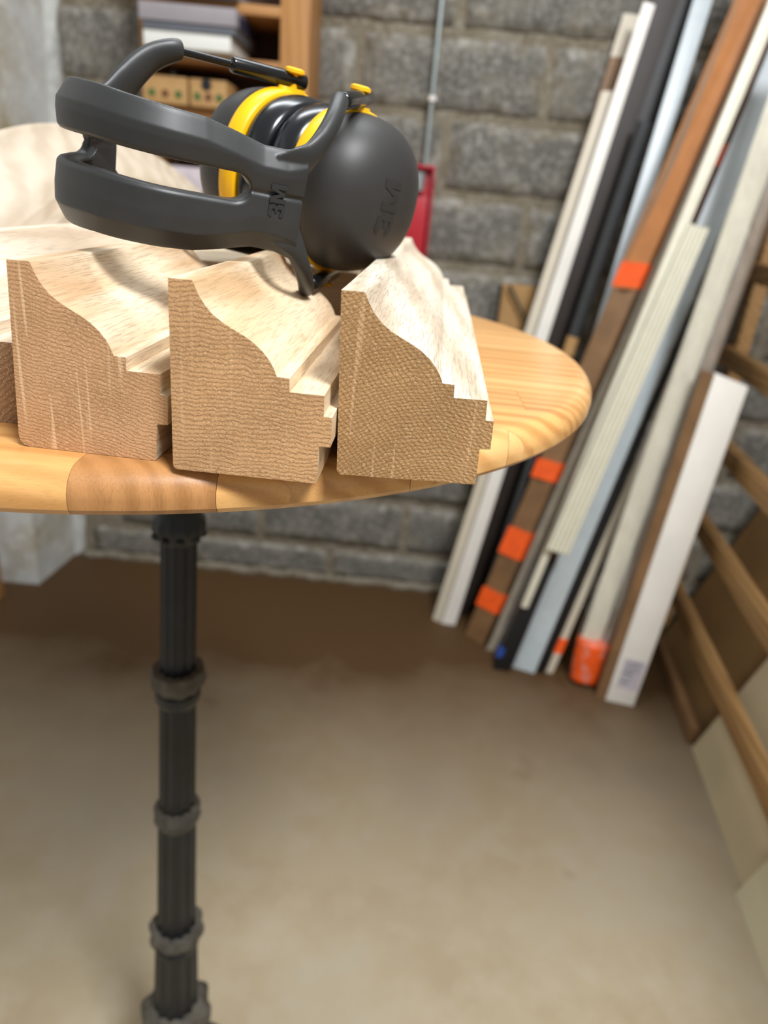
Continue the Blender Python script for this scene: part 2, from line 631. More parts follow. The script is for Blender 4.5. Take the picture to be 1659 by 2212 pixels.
# left wall (rendered and flaking) with its whitewashed corner band
lw = mesh('wall_left', [(-1.75, 2.05, 0), (-1.140, 2.05, 0), (-1.115, 2.30, 0), (-1.75, 2.30, 0), (-1.75, 1.98, 2.9), (-1.02, 1.98, 2.9), (-.99, 2.30, 2.9), (-1.75, 2.30, 2.9)], HEX, PLASTER)
tag(mesh('wall_side', [(-1.9, -1.6, 0), (-1.75, -1.6, 0), (-1.75, 2.30, 0), (-1.9, 2.30, 0), (-1.9, -1.6, 2.9), (-1.75, -1.6, 2.9), (-1.75, 2.30, 2.9), (-1.9, 2.30, 2.9)], HEX, PLASTER), kind='structure')
tag(lw, kind='structure')
vs, fs = [], []
rnd = random.Random(4)
nz = 40
for k in range(nz + 1):
    z = 2.9 * k / nz
    x = -1.112 + .122 * k / nz
    vs += [(x - .004, wall_y(x) - .02, z), (x + .022 + rnd.uniform(-.006, .006), wall_y(x) - .014, z), (x + .03 + rnd.uniform(-.006, .006), wall_y(x) + .008, z), (x - .004, wall_y(x) + .008, z)]
for k in range(nz):
    a, b_ = 4 * k, 4 * k + 4
    for i in range(4):
        fs.append((a + i, a + (i + 1) % 4, b_ + (i + 1) % 4, b_ + i))
fs += [(3, 2, 1, 0), (4 * nz, 4 * nz + 1, 4 * nz + 2, 4 * nz + 3)]
o = mesh('whitewash_band', vs, fs, BANDM, lw)

# mortar fillet along the foot of the back wall
vs, fs = [], []
rnd = random.Random(9)
for k in range(81):
    x = -1.1 + 3.0 * k / 80
    h, d = .016 + rnd.uniform(0, .012), .02 + rnd.uniform(0, .014)
    vs += [(x, wall_y(x) - d, 0), (x, wall_y(x) - d * .45, h * .75), (x, wall_y(x) + .01, h), (x, wall_y(x) + .01, 0)]
for k in range(80):
    a, b_ = 4 * k, 4 * k + 4
    for i in range(4):
        fs.append((a + i, a + (i + 1) % 4, b_ + (i + 1) % 4, b_ + i))
fs += [(3, 2, 1, 0), (320, 321, 322, 323)]
tag(mesh('baseboard_back', vs, fs, MORTAR, smooth=4), kind='structure')

# ------------------------------------------------------------------ table
TZ = CZ - .117
TX, TY, TR = -0.195, 0.624, 0.356
TT = 0.021
table = empty('bistro_table', (TX, TY, 0), 'tall round golden butcher-block table on a black cast-iron column', 'table')


def disc_bm():
    bm = bmesh.new()
    rr = 0.0135
    prof = [(0.0, 0.0)]
    for k in range(8):
        a = math.pi / 2 * k / 7
        prof.append((TR - rr + rr * math.sin(a), -rr + rr * math.cos(a)))
    prof += [(TR - .0005, -TT + .003), (TR - .003, -TT), (0.0, -TT)]
    n = 160
    rings = []
    for (r, z) in prof:
        if r == 0:
            rings.append([bm.verts.new((0, 0, z))])
        else:
            rings.append([bm.verts.new((r * math.cos(2 * math.pi * k / n), r * math.sin(2 * math.pi * k / n), z)) for k in range(n)])
    for a, b_ in zip(rings[:-1], rings[1:]):
        for k in range(n):
            k2 = (k + 1) % n
            if len(a) == 1:
                bm.faces.new((a[0], b_[k], b_[k2]))
            elif len(b_) == 1:
                bm.faces.new((a[k], b_[0], a[k2]))
            else:
                bm.faces.new((a[k], b_[k], b_[k2], a[k2]))
    bmesh.ops.recalc_face_normals(bm, faces=bm.faces)
    return bm


def clip(bm, co, no):
    res = bmesh.ops.bisect_plane(bm, geom=bm.verts[:] + bm.edges[:] + bm.faces[:], plane_co=co, plane_no=no, clear_outer=True, dist=1e-6)
    ed = [e for e in res['geom_cut'] if isinstance(e, bmesh.types.BMEdge)]
    if ed:
        bmesh.ops.holes_fill(bm, edges=ed)


base_bm = disc_bm()
rnd = random.Random(21)
# joints of the front row sit where the photograph shows them
y_rows = [-TR, -TR + .034]
while y_rows[-1] < TR:
    y_rows.append(y_rows[-1] + rnd.choice([.044, .05, .046]))
fj = [at_y(125, 1030, TY - TR).x - TX, at_y(437, 1030, TY - TR).x - TX]
for i in range(len(y_rows) - 1):
    ya, yb = y_rows[i], min(y_rows[i + 1], TR)
    if i == 0:
        xs = [-TR, fj[0], fj[1], TR]
    else:
        xs = [-TR]
        x = -TR + rnd.uniform(.05, .22)
        while x < TR - .04:
            xs.append(x)
            x += rnd.uniform(.16, .30)
        xs.append(TR)
        if i == 2:
            xs = [-TR, -.2, .05, .262, TR]
    for j in range(len(xs) - 1):
        bm = base_bm.copy()
        g = .00012
        clip(bm, (0, ya + g, 0), (0, -1, 0))
        if bm.verts:
            clip(bm, (0, yb - g, 0), (0, 1, 0))
        if bm.verts:
            clip(bm, (xs[j] + g, 0, 0), (-1, 0, 0))
        if bm.verts:
            clip(bm, (xs[j + 1] - g, 0, 0), (1, 0, 0))
        if len(bm.faces) < 4:
            bm.free()
            continue
        mt = STAVE_END if (i == 0 and j == 1) else STAVE[(i * 2 + j * 3 + (i * j) % 2) % 3]
        o = frombm('stave', bm, mt, table, 0.5)
        o.location = (0, 0, TZ)
base_bm.free()

# cast-iron column, fluted shafts between ornamental collars; it leans a little
COLTOP = Vector((-.1975 - TX, .0, 1.16))


def col_pt(z):
    k = (1.0 - z) / .75
    return Vector((-.1975 - .029 * k - TX, -.004, z))


def fluted(name, z0, z1, r0, r1, mat, flutes=12, depth=.085):
    bm = bmesh.new()
    n = flutes * 6
    rows = 12
    rings = []
    for j in range(rows + 1):
        z = z0 + (z1 - z0) * j / rows
        r = r0 + (r1 - r0) * j / rows
        c = col_pt(z)
        rings.append([bm.verts.new((c.x + r * (1 - depth * (0.5 - 0.5 * math.cos(flutes * t)) ** .6 * 1.6) * math.cos(t), c.y + r * (1 - depth * (0.5 - 0.5 * math.cos(flutes * t)) ** .6 * 1.6) * math.sin(t), z)) for t in [2 * math.pi * k / n for k in range(n)]])
    for a, b_ in zip(rings[:-1], rings[1:]):
        for k in range(n):
            bm.faces.new((a[k], a[(k + 1) % n], b_[(k + 1) % n], b_[k]))
    bm.faces.new(rings[0][::-1])
    bm.faces.new(rings[-1])
    return frombm(name, bm, mat, table, 1.2)


def lathe_ob(name, prof, mat, parent, lobes=0, amp=0.0, n=64, phase=0.0):
    bm = bmesh.new()
    rings = []
    for (r, z, *la) in prof:
        c = col_pt(z)
        am = la[0] if la else 0.0
        rings.append([bm.verts.new((c.x + r * (1 + am * math.cos(lobes * t + phase)) * math.cos(t), c.y + r * (1 + am * math.cos(lobes * t + phase)) * math.sin(t), z + (la[1] * math.cos(lobes * t + phase) if len(la) > 1 else 0))) for t in [2 * math.pi * k / n for k in range(n)]])
    for a, b_ in zip(rings[:-1], rings[1:]):
        for k in range(n):
            bm.faces.new((a[k], a[(k + 1) % n], b_[(k + 1) % n], b_[k]))
    bm.faces.new(rings[0][::-1])
    bm.faces.new(rings[-1])
    bmesh.ops.recalc_face_normals(bm, faces=bm.faces)
    return frombm(name, bm, mat, parent, 0.9)


shafts = [(1.0, 1.15, .0195, .0195), (.815, .985, .0192, .0182), (.620, .790, .0215, .0200), (.408, .598, .0250, .0228), (.13, .385, .0330, .0275)]
for (z0, z1, r0, r1) in shafts:
    fluted('shaft', z0 - .004, z1 + .004, r0, r1, IRON)
for (zc, r, rs, kind) in ((.992, .0255, .0195, 0), (.802, .0290, .0205, 1), (.607, .0275, .0222, 2), (.394, .0345, .026, 1)):
    if kind == 0:
        c_ = lathe_ob('collar', [(rs, zc + .02), (rs * 1.12, zc + .016), (rs * 1.1, zc + .01), (r, zc + .004, .03), (r, zc - .004, .03), (r * .86, zc - .012, .05), (rs, zc - .018)], IRON, table, 12)
        for k in range(9):
            t = 2 * math.pi * k / 9 + .2
            c = col_pt(zc - .011)
            b2 = bmesh.new()
            bmesh.ops.create_icosphere(b2, subdivisions=2, radius=.0045, matrix=Matrix.Translation((c.x + r * .88 * math.cos(t), c.y + r * .88 * math.sin(t), c.z)))
            frombm('bead', b2, IRON, c_, 1.0)
    elif kind == 1:
        c_ = lathe_ob('leaf_collar', [(rs, zc + .016), (r * .93, zc + .017, .04), (r, zc + .008, .06, .002), (r * .95, zc - .001, .10, .004), (r * .80, zc - .007, .10, .006), (rs, zc - .012)], IRON_DUST, table, 8)
        lathe_ob('ring', [(rs, zc - .008), (r * .83, zc - .010), (r * .84, zc - .02), (r * .76, zc - .025), (rs, zc - .028)], IRON, c_, 0)
    else:
        lathe_ob('leaf_collar', [(rs, zc + .015), (r * .9, zc + .012, .03, .002), (r, zc + .002, .05, .003), (r * .94, zc - .007, .07, .005), (rs, zc - .014)], IRON_DUST, table, 8, phase=.5)
lathe_ob('column_base', [(.115, 0), (.115, .010), (.108, .022), (.085, .04), (.060, .08), (.046, .13), (.041, .18), (.0465, .215, .06), (.046, .235, .08), (.036, .246, .05), (.031, .25)], IRON_DUST, table, 8)
lathe_ob('top_flange', [(.02, 1.138), (.045, 1.142), (.06, 1.15), (.06, TZ - TT)], IRON, table)

# ------------------------------------------------------------------ cornice blocks
OGEE = [(0, 80), (9.5, 80), (10.2, 79), (11, 77), (12.4, 74.2), (14.6, 71.0), (17.6, 67.8), (21.5, 65), (26, 62.6), (30.5, 60.4), (34.5, 57.9), (38, 55), (40.8, 51.8), (42.8, 48.6), (44.2, 45.2)]
PROFILE = [(0, 1.8), (0, 80)] + OGEE[1:] + [(49.4, 45), (49.6, 39.3), (64.2, 39.3), (64.4, 30.4), (68, 30.2), (68, 17.2), (63.2, 17), (63.0, 0.4), (62.6, 0), (1.5, 0)]


def prism(name, prof, length, mats, parent=None, shear=0.0, step=.03, front_skew=0.0, zscale=1.0):
    """Extrudes (s, z) millimetres along local y: end faces take mats[0], moulded faces mats[1], sawn sides mats[2]."""
    n = len(prof)
    ny = max(1, int(length / step))
    vs, fs, mi = [], [], []
    for j in range(ny + 1):
        for (s, z) in prof:
            s, z = s / 1000, z / 1000
            y = length * j / ny
            if j == 0:
                y += s * front_skew
            vs.append((s + shear * z, y, z * zscale))
    for j in range(ny):
        for i in range(n):
            k = (i + 1) % n
            fs.append((j * n + i, j * n + k, (j + 1) * n + k, (j + 1) * n + i))
            mi.append(1)
    fs.append(tuple(range(n))[::-1])
    mi.append(0)
    fs.append(tuple(ny * n + i for i in range(n)))
    mi.append(0)
    return mesh(name, vs, fs, mats, parent, 0.5, mi)


AZ = math.radians(2.3)


def block(x, y, ang, length, lean_, end, top, label, corner=0.0, dz=0.0, az=AZ):
    prof = list(PROFILE)
    if corner:
        c = corner
        prof = [(0, c)] + prof[1:-1] + [(c, 0), (c * .5, c * .13), (c * .13, c * .5)]
    o = prism('cornice_block', prof, length, [end, top], None, lean_, front_skew=math.tan(math.radians(ang) + az))
    o.location = (x, y, TZ + .0002 + dz)
    o.rotation_euler = (0, 0, -az)
    return tag(o, label, 'moulding', 'oak cornice blocks on the table')


block(-.1664, .2982, -3.0, .195, .058, ENDS[0], MOULD[0], 'short oak cornice block with rounded lower corner and pinkish end, left of the middle block', 5.0)
block(-.0934, .2872, -1.7, .170, .010, ENDS[1], MOULD[1], 'middle oak cornice block with level growth rings, in front of the earmuff cup', 2.2)
block(-.0229, .2990, 2.7, .450, -.034, ENDS[2], MOULD[2], 'long olive-brown-ended oak cornice block at the right of the row')
block(-.2435, .3270, 0, .45, .0, ENDS[3], MOULD[3], 'oak cornice block with dark weathered end, cut off by the left frame edge', 0)

# smooth planed blank lying crosswise behind the short blocks
bl = box('planed_blank', (0, 0, 0), (.125, .125, .0665), BLANKW, None, .003)
bl.location = (-.158, .502, TZ + .0002)
bl.rotation_euler = (0, 0, .05)
tag(bl, 'smooth pale planed oak blank lying crosswise behind the cornice blocks', 'blank')

# arched cornice moulding standing on edge at the back left
SC = 1.28
C0 = Vector((0, 0, CZ)) + SC * (Vector((-.1957, .6136, 1.0062)) - Vector((0, 0, CZ)))
ph, te, RA = 2.879, 1.8063, .3324 * SC
an = Vector((math.sin(te) * math.cos(ph), math.sin(te) * math.sin(ph), math.cos(te)))
av = an.cross(Vector((0, 0, 1))).normalized()
bv = an.cross(av)
if bv.z < 0:
    bv = -bv
if av.y > 0:
    av = -av                      # av runs towards the viewer
vs, fs, mi = [], [], []
T0, T1, NT = math.radians(-66), math.radians(38), 70
aprof = [((s - 9.5) * SC / 1000, (80 - z) * 1.27 * SC / 1000) for (s, z) in PROFILE]
n = len(aprof)
for j in range(NT + 1):
    t = T0 + (T1 - T0) * j / NT   # 0 is the crown; negative is nearer the viewer
    rd = bv * math.cos(t) + av * (-math.sin(t))
    for (s, dr) in aprof:
        vs.append(C0 + rd * (RA - dr) - an * s)
for j in range(NT):
    for i in range(n):
        k = (i + 1) % n
        fs.append((j * n + i, j * n + k, (j + 1) * n + k, (j + 1) * n + i))
        mi.append(1)
fs.append(tuple(range(n))[::-1])
fs.append(tuple(NT * n + i for i in range(n)))
mi += [0, 0]
org = C0 + bv * RA
mx = Matrix((av, -an, bv)).transposed().to_4x4()
mx.translation = org
inv = mx.inverted()
o = mesh('arched_cornice', [inv @ v for v in vs], fs, [ENDS[0], ARCHWOOD], None, None, mi)
_bm = bmesh.new()
_bm.from_mesh(o.data)
clip(_bm, inv @ Vector((0, 0, TZ + .0003)), (inv.to_3x3() @ Vector((0, 0, -1))).normalized())
_bm.to_mesh(o.data)
_bm.free()
for _p in o.data.polygons:
    _p.use_smooth = True
o.data.set_sharp_from_angle(angle=0.5)
o.matrix_world = mx
tag(o, 'pale oak cornice moulding bent in an arch, standing behind the headband', 'moulding')
ARCH = o

# ------------------------------------------------------------------ earmuffs
ea = Vector((0.87069, -0.45914, -0.17630))
eh = Vector((-0.46776, -0.88382, -0.00836))
ew = Vector((0.15198, -0.08974, 0.98430))
eh = (eh - ea * eh.dot(ea)).normalized()
ew = eh.cross(ea)
MC = Vector((-0.0654, 0.4882, CZ + .0036))
mw = Matrix((eh, ea, ew)).transposed().to_4x4()
mw.translation = MC
muff = empty('earmuffs', label='black and yellow earmuffs with slotted grey headband lying on the cornice blocks', cat='earmuffs', mw=mw)
RH, RW = .0489, .0445


def oval(name, prof, mat, sgn, parent=muff, n=72, ex=2.25, smooth=0.9):
    """Lathe of (a, rho) rows about the ear axis with an oval section."""
    vs, fs = [], []
    for (a, rho) in prof:
        for k in range(n):
            t = 2 * math.pi * k / n
            c, s = math.cos(t), math.sin(t)
            vs.append((RH * rho * math.copysign(abs(c) ** (2 / ex), c), sgn * a, RW * rho * math.copysign(abs(s) ** (2 / ex), s)))
    for j in range(len(prof) - 1):
        for k in range(n):
            k2 = (k + 1) % n
            fs.append((j * n + k, j * n + k2, (j + 1) * n + k2, (j + 1) * n + k))
    fs.append(tuple(range(n)))
    fs.append(tuple((len(prof) - 1) * n + k for k in range(n)))
    return mesh(name, vs, fs, mat, parent, smooth)


A_D0, A_D1 = .0295, .0668


def dome_a(rho):
    return A_D0 + (A_D1 - A_D0) * max(0.0, 1 - rho ** 2.35) ** (1 / 2.35)


for sg, lab in ((1, 'near'), (-1, 'far')):
    dome = [(A_D0 - .001, .985)]
    for k in range(22):
        t = math.pi / 2 * k / 21.5
        rho = math.cos(t) ** (2 / 2.35)
        dome.append((dome_a(rho), rho))
    shell = oval('cup_shell', dome, SHELL, sg)
    ring = oval('yellow_ring', [(.0185, .93), (.0185, 1.0), (.0195, 1.025), (.0285, 1.03), (.0300, 1.01), (.0300, .98)], YELLOW, sg)
    cu = oval('ear_cushion', [(.0190, .86), (.0186, .95), (.0172, .985), (.0140, 1.005), (.0105, 1.01), (.0070, 1.0), (.0035, .975), (.0015, .95), (.0006, .90)], CUSHION, sg)
    for wsg in (1, -1):
        # saddle and swivel of each pivot
        b2 = bmesh.new()
        p = Vector((0, sg * .024, wsg * RW))
        tube_bm(b2, [p + Vector((0, 0, -wsg * .002)), p + Vector((0, 0, wsg * .0025))], [(.013, .0065), (.011, .0055)], 20, flat=(1, 0, 0))
        tube_bm(b2, [p + Vector((0, 0, wsg * .001)), p + Vector((0, 0, wsg * .0105))], [.0028, .0028], 14)
        bmesh.ops.recalc_face_normals(b2, faces=b2.faces)
        piv = frombm('pivot', b2, YELLOW, ring, .8)
        tube('pivot_cap', [p + Vector((0, 0, wsg * .0095)), p + Vector((0, 0, wsg * .0105)), p + Vector((0, 0, wsg * .0122)), p + Vector((0, 0, wsg * .0130))], [.0045, .0062, .0060, .0040], YELLOW, ring, 20)

# headband: two bars lofted along the arc, joined by a plate at each end
PATH = spline([(.0604, .0908), (.0560, .1005), (.0470, .1130), (.0378, .1293), (.0262, .1474), (.0101, .1580), (-.0076, .1612), (-.0250, .1572), (-.0405, .1475), (-.0562, .1306), (-.0622, .1184), (-.0635, .1020), (-.0630, .0960)], 9)
dd = np.r_[0, np.cumsum(np.hypot(*np.diff(PATH, axis=0).T))]
LEN = dd[-1]


def path_at(s):
    a = np.interp(s, dd, PATH[:, 0])
    h = np.interp(s, dd, PATH[:, 1])
    e = .0015
    ta = np.interp(min(s + e, LEN), dd, PATH[:, 0]) - np.interp(max(s - e, 0), dd, PATH[:, 0])
    th_ = np.interp(min(s + e, LEN), dd, PATH[:, 1]) - np.interp(max(s - e, 0), dd, PATH[:, 1])
    l = math.hypot(ta, th_)
    # outward normal in (a, h); the arc runs from +a over +h to -a
    return a, h, th_ / l, -ta / l


def outward(s):
    a, h, na, nh = path_at(s)
    if na * a + nh * (h - .06) < 0:
        na, nh = -na, -nh
    return a, h, na, nh


S0, S1 = .0265, LEN - .0200         # slot ends
SLOT = .0063
SC_ = .0032


def sl(s):
    if s <= S0 or s >= S1:
        return 0.0
    d = min(s - S0, S1 - s)
    rr = .009
    return SLOT * (1 if d > rr else math.sqrt(max(0, 1 - (1 - d / rr) ** 2)))


def crotch(s):
    d = .008 - s
    if d > 0:
        return .012 * math.sqrt(max(0, 1 - (1 - d / .008) ** 2))
    d = s - (LEN - .007)
    if d > 0:
        return .012 * math.sqrt(max(0, 1 - (1 - d / .007) ** 2))
    return 0.0


def outer(s):
    return float(np.interp(s, [0, .010, .022, .035, .05, .10, LEN - .08, LEN - .03, LEN - .012, LEN], [.0265, .0235, .0232, .0262, .0290, .0308, .0312, .0305, .0262, .0262]))


def wmid(s):
    return float(np.interp(s, [0, LEN * .5, LEN * .78, LEN], [-.0010, 0, -.0035, -.0050]))


def section(s, sg):
    """Closed cross section of one bar as (w, n) pairs, from the slot edge out."""
    a0 = sl(s)
    a1 = outer(s) - sg * SC_
    m = wmid(s) + SC_
    t = .0046
    if a0 > 1e-5:
        inner = [(a0 + .0002, -.0078), (a0 - .0002, -.0010), (a0, .0014), (a0 + .0016, .0026)]
    else:
        inner = [(0, -.0012), (0, 0), (0, .0014), (.0016, .0026)]
    pts = inner + [(a0 + (a1 - a0) * .40, .0034), (a1 - .0088, .0032), (a1 - .0018, -.0006), (a1 - .0003, -.0016), (a1, -.0030), (a1 - .0008, -.0044), (a1 - .0030, -.0042), (a0 + (a1 - a0) * .55, -.0014), (a0 + .0030, -.0014), (a0 + .0020, -.0078 if a0 > 1e-5 else -.0014)]
    return [(m + sg * w_, n_) for (w_, n_) in pts]


bm = bmesh.new()
ss = sorted(set(list(np.linspace(0, LEN, 120)) + [S0 + .009 * x for x in (0, .02, .06, .12, .22, .35, .5, .7, 1)] + [S1 - .009 * x for x in (0, .02, .06, .12, .22, .35, .5, .7, 1)]))
for sg in (1, -1):
    prev = None
    for s in ss:
        a, h, na, nh = outward(s)
        cur = [bm.verts.new((h + nh * n_, a + na * n_, w_)) for (w_, n_) in section(s, sg)]
        if prev:
            for i in range(len(cur)):
                k = (i + 1) % len(cur)
                bm.faces.new((prev[i], prev[k], cur[k], cur[i]))
        else:
            bm.faces.new(cur)
        prev = cur
    bm.faces.new(prev[::-1])
bmesh.ops.remove_doubles(bm, verts=bm.verts, dist=1e-5)
bmesh.ops.recalc_face_normals(bm, faces=bm.faces)
# arms that fork from each plate to the four wires
KN = (.0497, .0576, .0468)
KF = (-.0547, .0648, .0500)


FD = {1: 0.0, -1: .0075}


def v_hal(a, h, w_):
    return Vector((h, a, w_))


for wsg in (1, -1):
    near = spline([(.0545, .0995, wsg * .0115 + .001), (.0585, .0940, wsg * .0170 + .001), (.0602, .0885, wsg * .0220 + .0005), (.0600, .0805, wsg * .0305), (.0575, .0710, wsg * .0390), (.0525, .0615, wsg * .0455), (.0492, .0560, wsg * .0480)], 6)
    k = len(near)
    rr = [(float(np.interp(i / (k - 1), [0, .17, .34, .5, .8, 1], [.0092, .0082, .0062, .0050, .0047, .0046])), float(np.interp(i / (k - 1), [0, .2, .5, 1], [.0008, .0024, .0042, .0046]))) for i in range(k)]
    rr[-1] = (.0020, .0020)
    rr[-2] = (.0043, .0040)
    tube_bm(bm, [v_hal(*p) for p in near], rr, 28, flat=(0.55, 0, 0.8 * wsg))
    far = spline([(-.0625, .1180, wsg * .0120 - .004), (-.0636, .1080, wsg * .0150 - .004), (-.0640, .0980, wsg * .0220 - .003), (-.0636, .0880, wsg * .0320 + FD[wsg] * .5), (-.0612, .0770, wsg * .0430 + FD[wsg]), (-.0560, .0670, wsg * .0492 + FD[wsg]), (-.0540, .0615, wsg * .0502 + FD[wsg])], 6)
    k = len(far)
    rr = [(float(np.interp(i / (k - 1), [0, .17, .34, .5, .8, 1], [.0125, .0125, .0105, .0082, .0062, .0050])), float(np.interp(i / (k - 1), [0, .2, .5, 1], [.0022, .0028, .0042, .0046]))) for i in range(k)]
    rr[-1] = (.0020, .0020)
    rr[-2] = (.0043, .0040)
    tube_bm(bm, [v_hal(*p) for p in far], rr, 28, flat=(0.55, 0, 0.8 * wsg))
raw = frombm('raw', bm, RUBBER)
md = raw.modifiers.new('r', 'REMESH')
md.mode = 'VOXEL'
md.voxel_size = 0.00055
md.use_smooth_shade = True
ms = raw.modifiers.new('s', 'SMOOTH')
ms.factor = 0.5
ms.iterations = 3
hme = bpy.data.meshes.new_from_object(raw.evaluated_get(bpy.context.evaluated_depsgraph_get()))
bpy.data.objects.remove(raw)
hme.materials.clear()
hb = link('headband', hme, RUBBER, muff, 4)
tag(hb, 'grey slotted headband')

for sg in (1, -1):
    for wsg in (1, -1):
        K = v_hal(*( (KN[0], KN[1], wsg * KN[2]) if sg > 0 else (KF[0], KF[1], wsg * KF[2] + FD[wsg])))
        Pv = v_hal(sg * .0255, 0, wsg * (RW + .0065))
        d = (Pv - K).normalized()
        f0 = .18 if sg > 0 else .44
        q = K + (Pv - K) * f0
        wr = tube('wire', [K, q + d * .002], [.0021, .0021], BLACKPL, muff, 12)
        e = Pv + d * (.024 if sg > 0 else .010)
        tube('wire_sleeve', [q, q + d * .001, q + d * .002, e - d * .004, e - d * .001, e], [.0026, .0040, .0043, .0046, .0042, .0024], BLACKPL, muff, 16)


GLYPH_M = [(0, 0), (0, 1), (.3, 1), (.55, .42), (.8, 1), (1.1, 1), (1.1, 0), (.84, 0), (.84, .62), (.63, .1), (.47, .1), (.26, .62), (.26, 0)]
GLYPH_3 = [(0, .74), (0, .86), (.12, 1), (.62, 1), (.76, .86), (.76, .62), (.66, .52), (.78, .40), (.78, .14), (.64, 0), (.12, 0), (0, .14), (0, .28), (.24, .28), (.28, .2), (.46, .2), (.52, .27), (.52, .36), (.46, .43), (.28, .43), (.28, .58), (.46, .58), (.52, .64), (.52, .74), (.46, .80), (.30, .80), (.24, .74)]


def logo(parent, size, fn, mat, lo, hi):
    """Raised lettering wrapped on a surface: fn(x, y, height) places a point."""
    bm_ = bmesh.new()
    for gl, x0_ in ((GLYPH_3, 0.0), (GLYPH_M, .86)):
        b1 = bmesh.new()
        vs_ = [b1.verts.new((((x + x0_) - .98) * size, (y - .5) * size, 0)) for (x, y) in gl]
        b1.faces.new(vs_)
        bmesh.ops.triangulate(b1, faces=b1.faces)
        bmesh.ops.subdivide_edges(b1, edges=[e for e in b1.edges if e.calc_length() > size * .22], cuts=2)
        bmesh.ops.triangulate(b1, faces=b1.faces)
        bd_ = [e for e in b1.edges if e.is_boundary]
        top = {v: bm_.verts.new(fn(v.co.x, v.co.y, hi)) for v in b1.verts}
        low = {v: bm_.verts.new(fn(v.co.x, v.co.y, lo)) for e in bd_ for v in e.verts}
        for f_ in b1.faces:
            bm_.faces.new([top[v] for v in f_.verts])
        for e in bd_:
            p_, q_ = e.verts
            bm_.faces.new([top[p_], top[q_], low[q_], low[p_]])
        b1.free()
    bmesh.ops.recalc_face_normals(bm_, faces=bm_.faces)
    o_ = frombm('logo', bm_, mat, parent)
    tag(o_, 'embossed 3M logo')
    return o_


LH, LW_ = .012, .001


def on_dome(tx, ty, up):
    ang_ = math.radians(-6)
    x, y = tx * math.cos(ang_) - ty * math.sin(ang_), tx * math.sin(ang_) + ty * math.cos(ang_)
    h, w_ = LH + y, LW_ + x
    rho = (abs(h / RH) ** 2.25 + abs(w_ / RW) ** 2.25) ** (1 / 2.25)
    return Vector((h, dome_a(rho) + up, w_))


near_shell = [c for c in muff.children if c.name.startswith('cup_shell')][0]
logo(near_shell, .0150, on_dome, LOGO, -.0012, .0004)


def on_plate(tx, ty, up):
    s = .0135 + ty
    a, h, na, nh = outward(s)
    return Vector((h + nh * up, a + na * up, .000 + tx))


logo(hb, .0074, on_plate, LOGO2, .0015, .0037)


# ------------------------------------------------------------------ things that lean in the corner
def hexa(P, Q, th):
    """Front quad P0 P1 (bottom) Q1 Q0 (top), extruded away from the camera."""
    n_ = (P[1] - P[0]).cross(Q[0] - P[0]).normalized()
    if n_.dot(P[0] - Vector((0, 0, CZ))) < 0:
        n_ = -n_
    bk = [v + n_ * th for v in (P[0], P[1], Q[1], Q[0])]
    fr = [P[0], P[1], Q[1], Q[0]]
    return fr + bk, n_


class Lean:
    def __init__(s, name, label, cat, bl, br, tl, tr, yt, th, mat, ext=1.0, bev=.002, root=None, zb=0.0, group=None, yb=None):
        if yb is None:
            P0, P1 = at_z(*bl, zb), at_z(*br, zb)
        else:
            P0, P1 = at_y(*bl, yb), at_y(*br, yb)
        T0_, T1_ = at_y(*tl, yt), at_y(*tr, yt)
        s.P, s.Q = (P0, P1), (P0 + (T0_ - P0) * ext, P1 + (T1_ - P1) * ext)
        s.th = th
        vs, s.n = hexa(s.P, s.Q, th)
        if yb is None:
            for v in vs:
                if v.z < .0005:
                    v.z = .0005
        s.loc = (P0 + P1) / 2
        s.ob = s.solid(name, vs, mat, bev)
        tag(s.ob, label, cat, group)

    def solid(s, name, vs, mat, bev, parent=None):
        bm = bmesh.new()
        vv = [bm.verts.new(v - s.loc) for v in vs]
        for f in HEX:
            bm.faces.new([vv[i] for i in f])
        bmesh.ops.recalc_face_normals(bm, faces=bm.faces)
        if bev:
            bmesh.ops.bevel(bm, geom=bm.edges[:], offset=bev, segments=2, profile=.6, affect='EDGES')
        return frombm(name, bm, mat, parent, .6, s.loc if parent is None else None)

    def quad(s, t0, t1, w0=0.0, w1=1.0, grow=.001):
        f = lambda i, t: s.P[i] + (s.Q[i] - s.P[i]) * t
        a0, a1, b1, b0 = f(0, t0), f(1, t0), f(1, t1), f(0, t1)
        e = (s.P[1] - s.P[0]).normalized()
        q = [a0 + (a1 - a0) * w0 - e * grow, a0 + (a1 - a0) * w1 + e * grow, b0 + (b1 - b0) * w1 + e * grow, b0 + (b1 - b0) * w0 - e * grow]
        q = [v - s.n * grow for v in q]
        return q + [v + s.n * (s.th + 2 * grow) for v in q]

    def band(s, name, t0, t1, mat, w0=0.0, w1=1.0, grow=.001, th=None, label=None):
        q = s.quad(t0, t1, w0, w1, grow)
        if th is not None:
            q = q[:4] + [v + s.n * th for v in q[:4]]
        o_ = s.solid(name, q, mat, 0, s.ob)
        if label:
            tag(o_, label)
        return o_

    def t_of(s, v):
        """Fraction of the length at which the item crosses picture row v."""
        best = min(((abs(proj_v((s.P[0] + (s.Q[0] - s.P[0]) * k / 400)) - v), k / 400) for k in range(401)))
        return best[1]


def proj_v(p):
    q = M @ (np.array(p) - np.array([0, 0, CZ]))
    return 1106 + F_PX * q[1] / q[2]


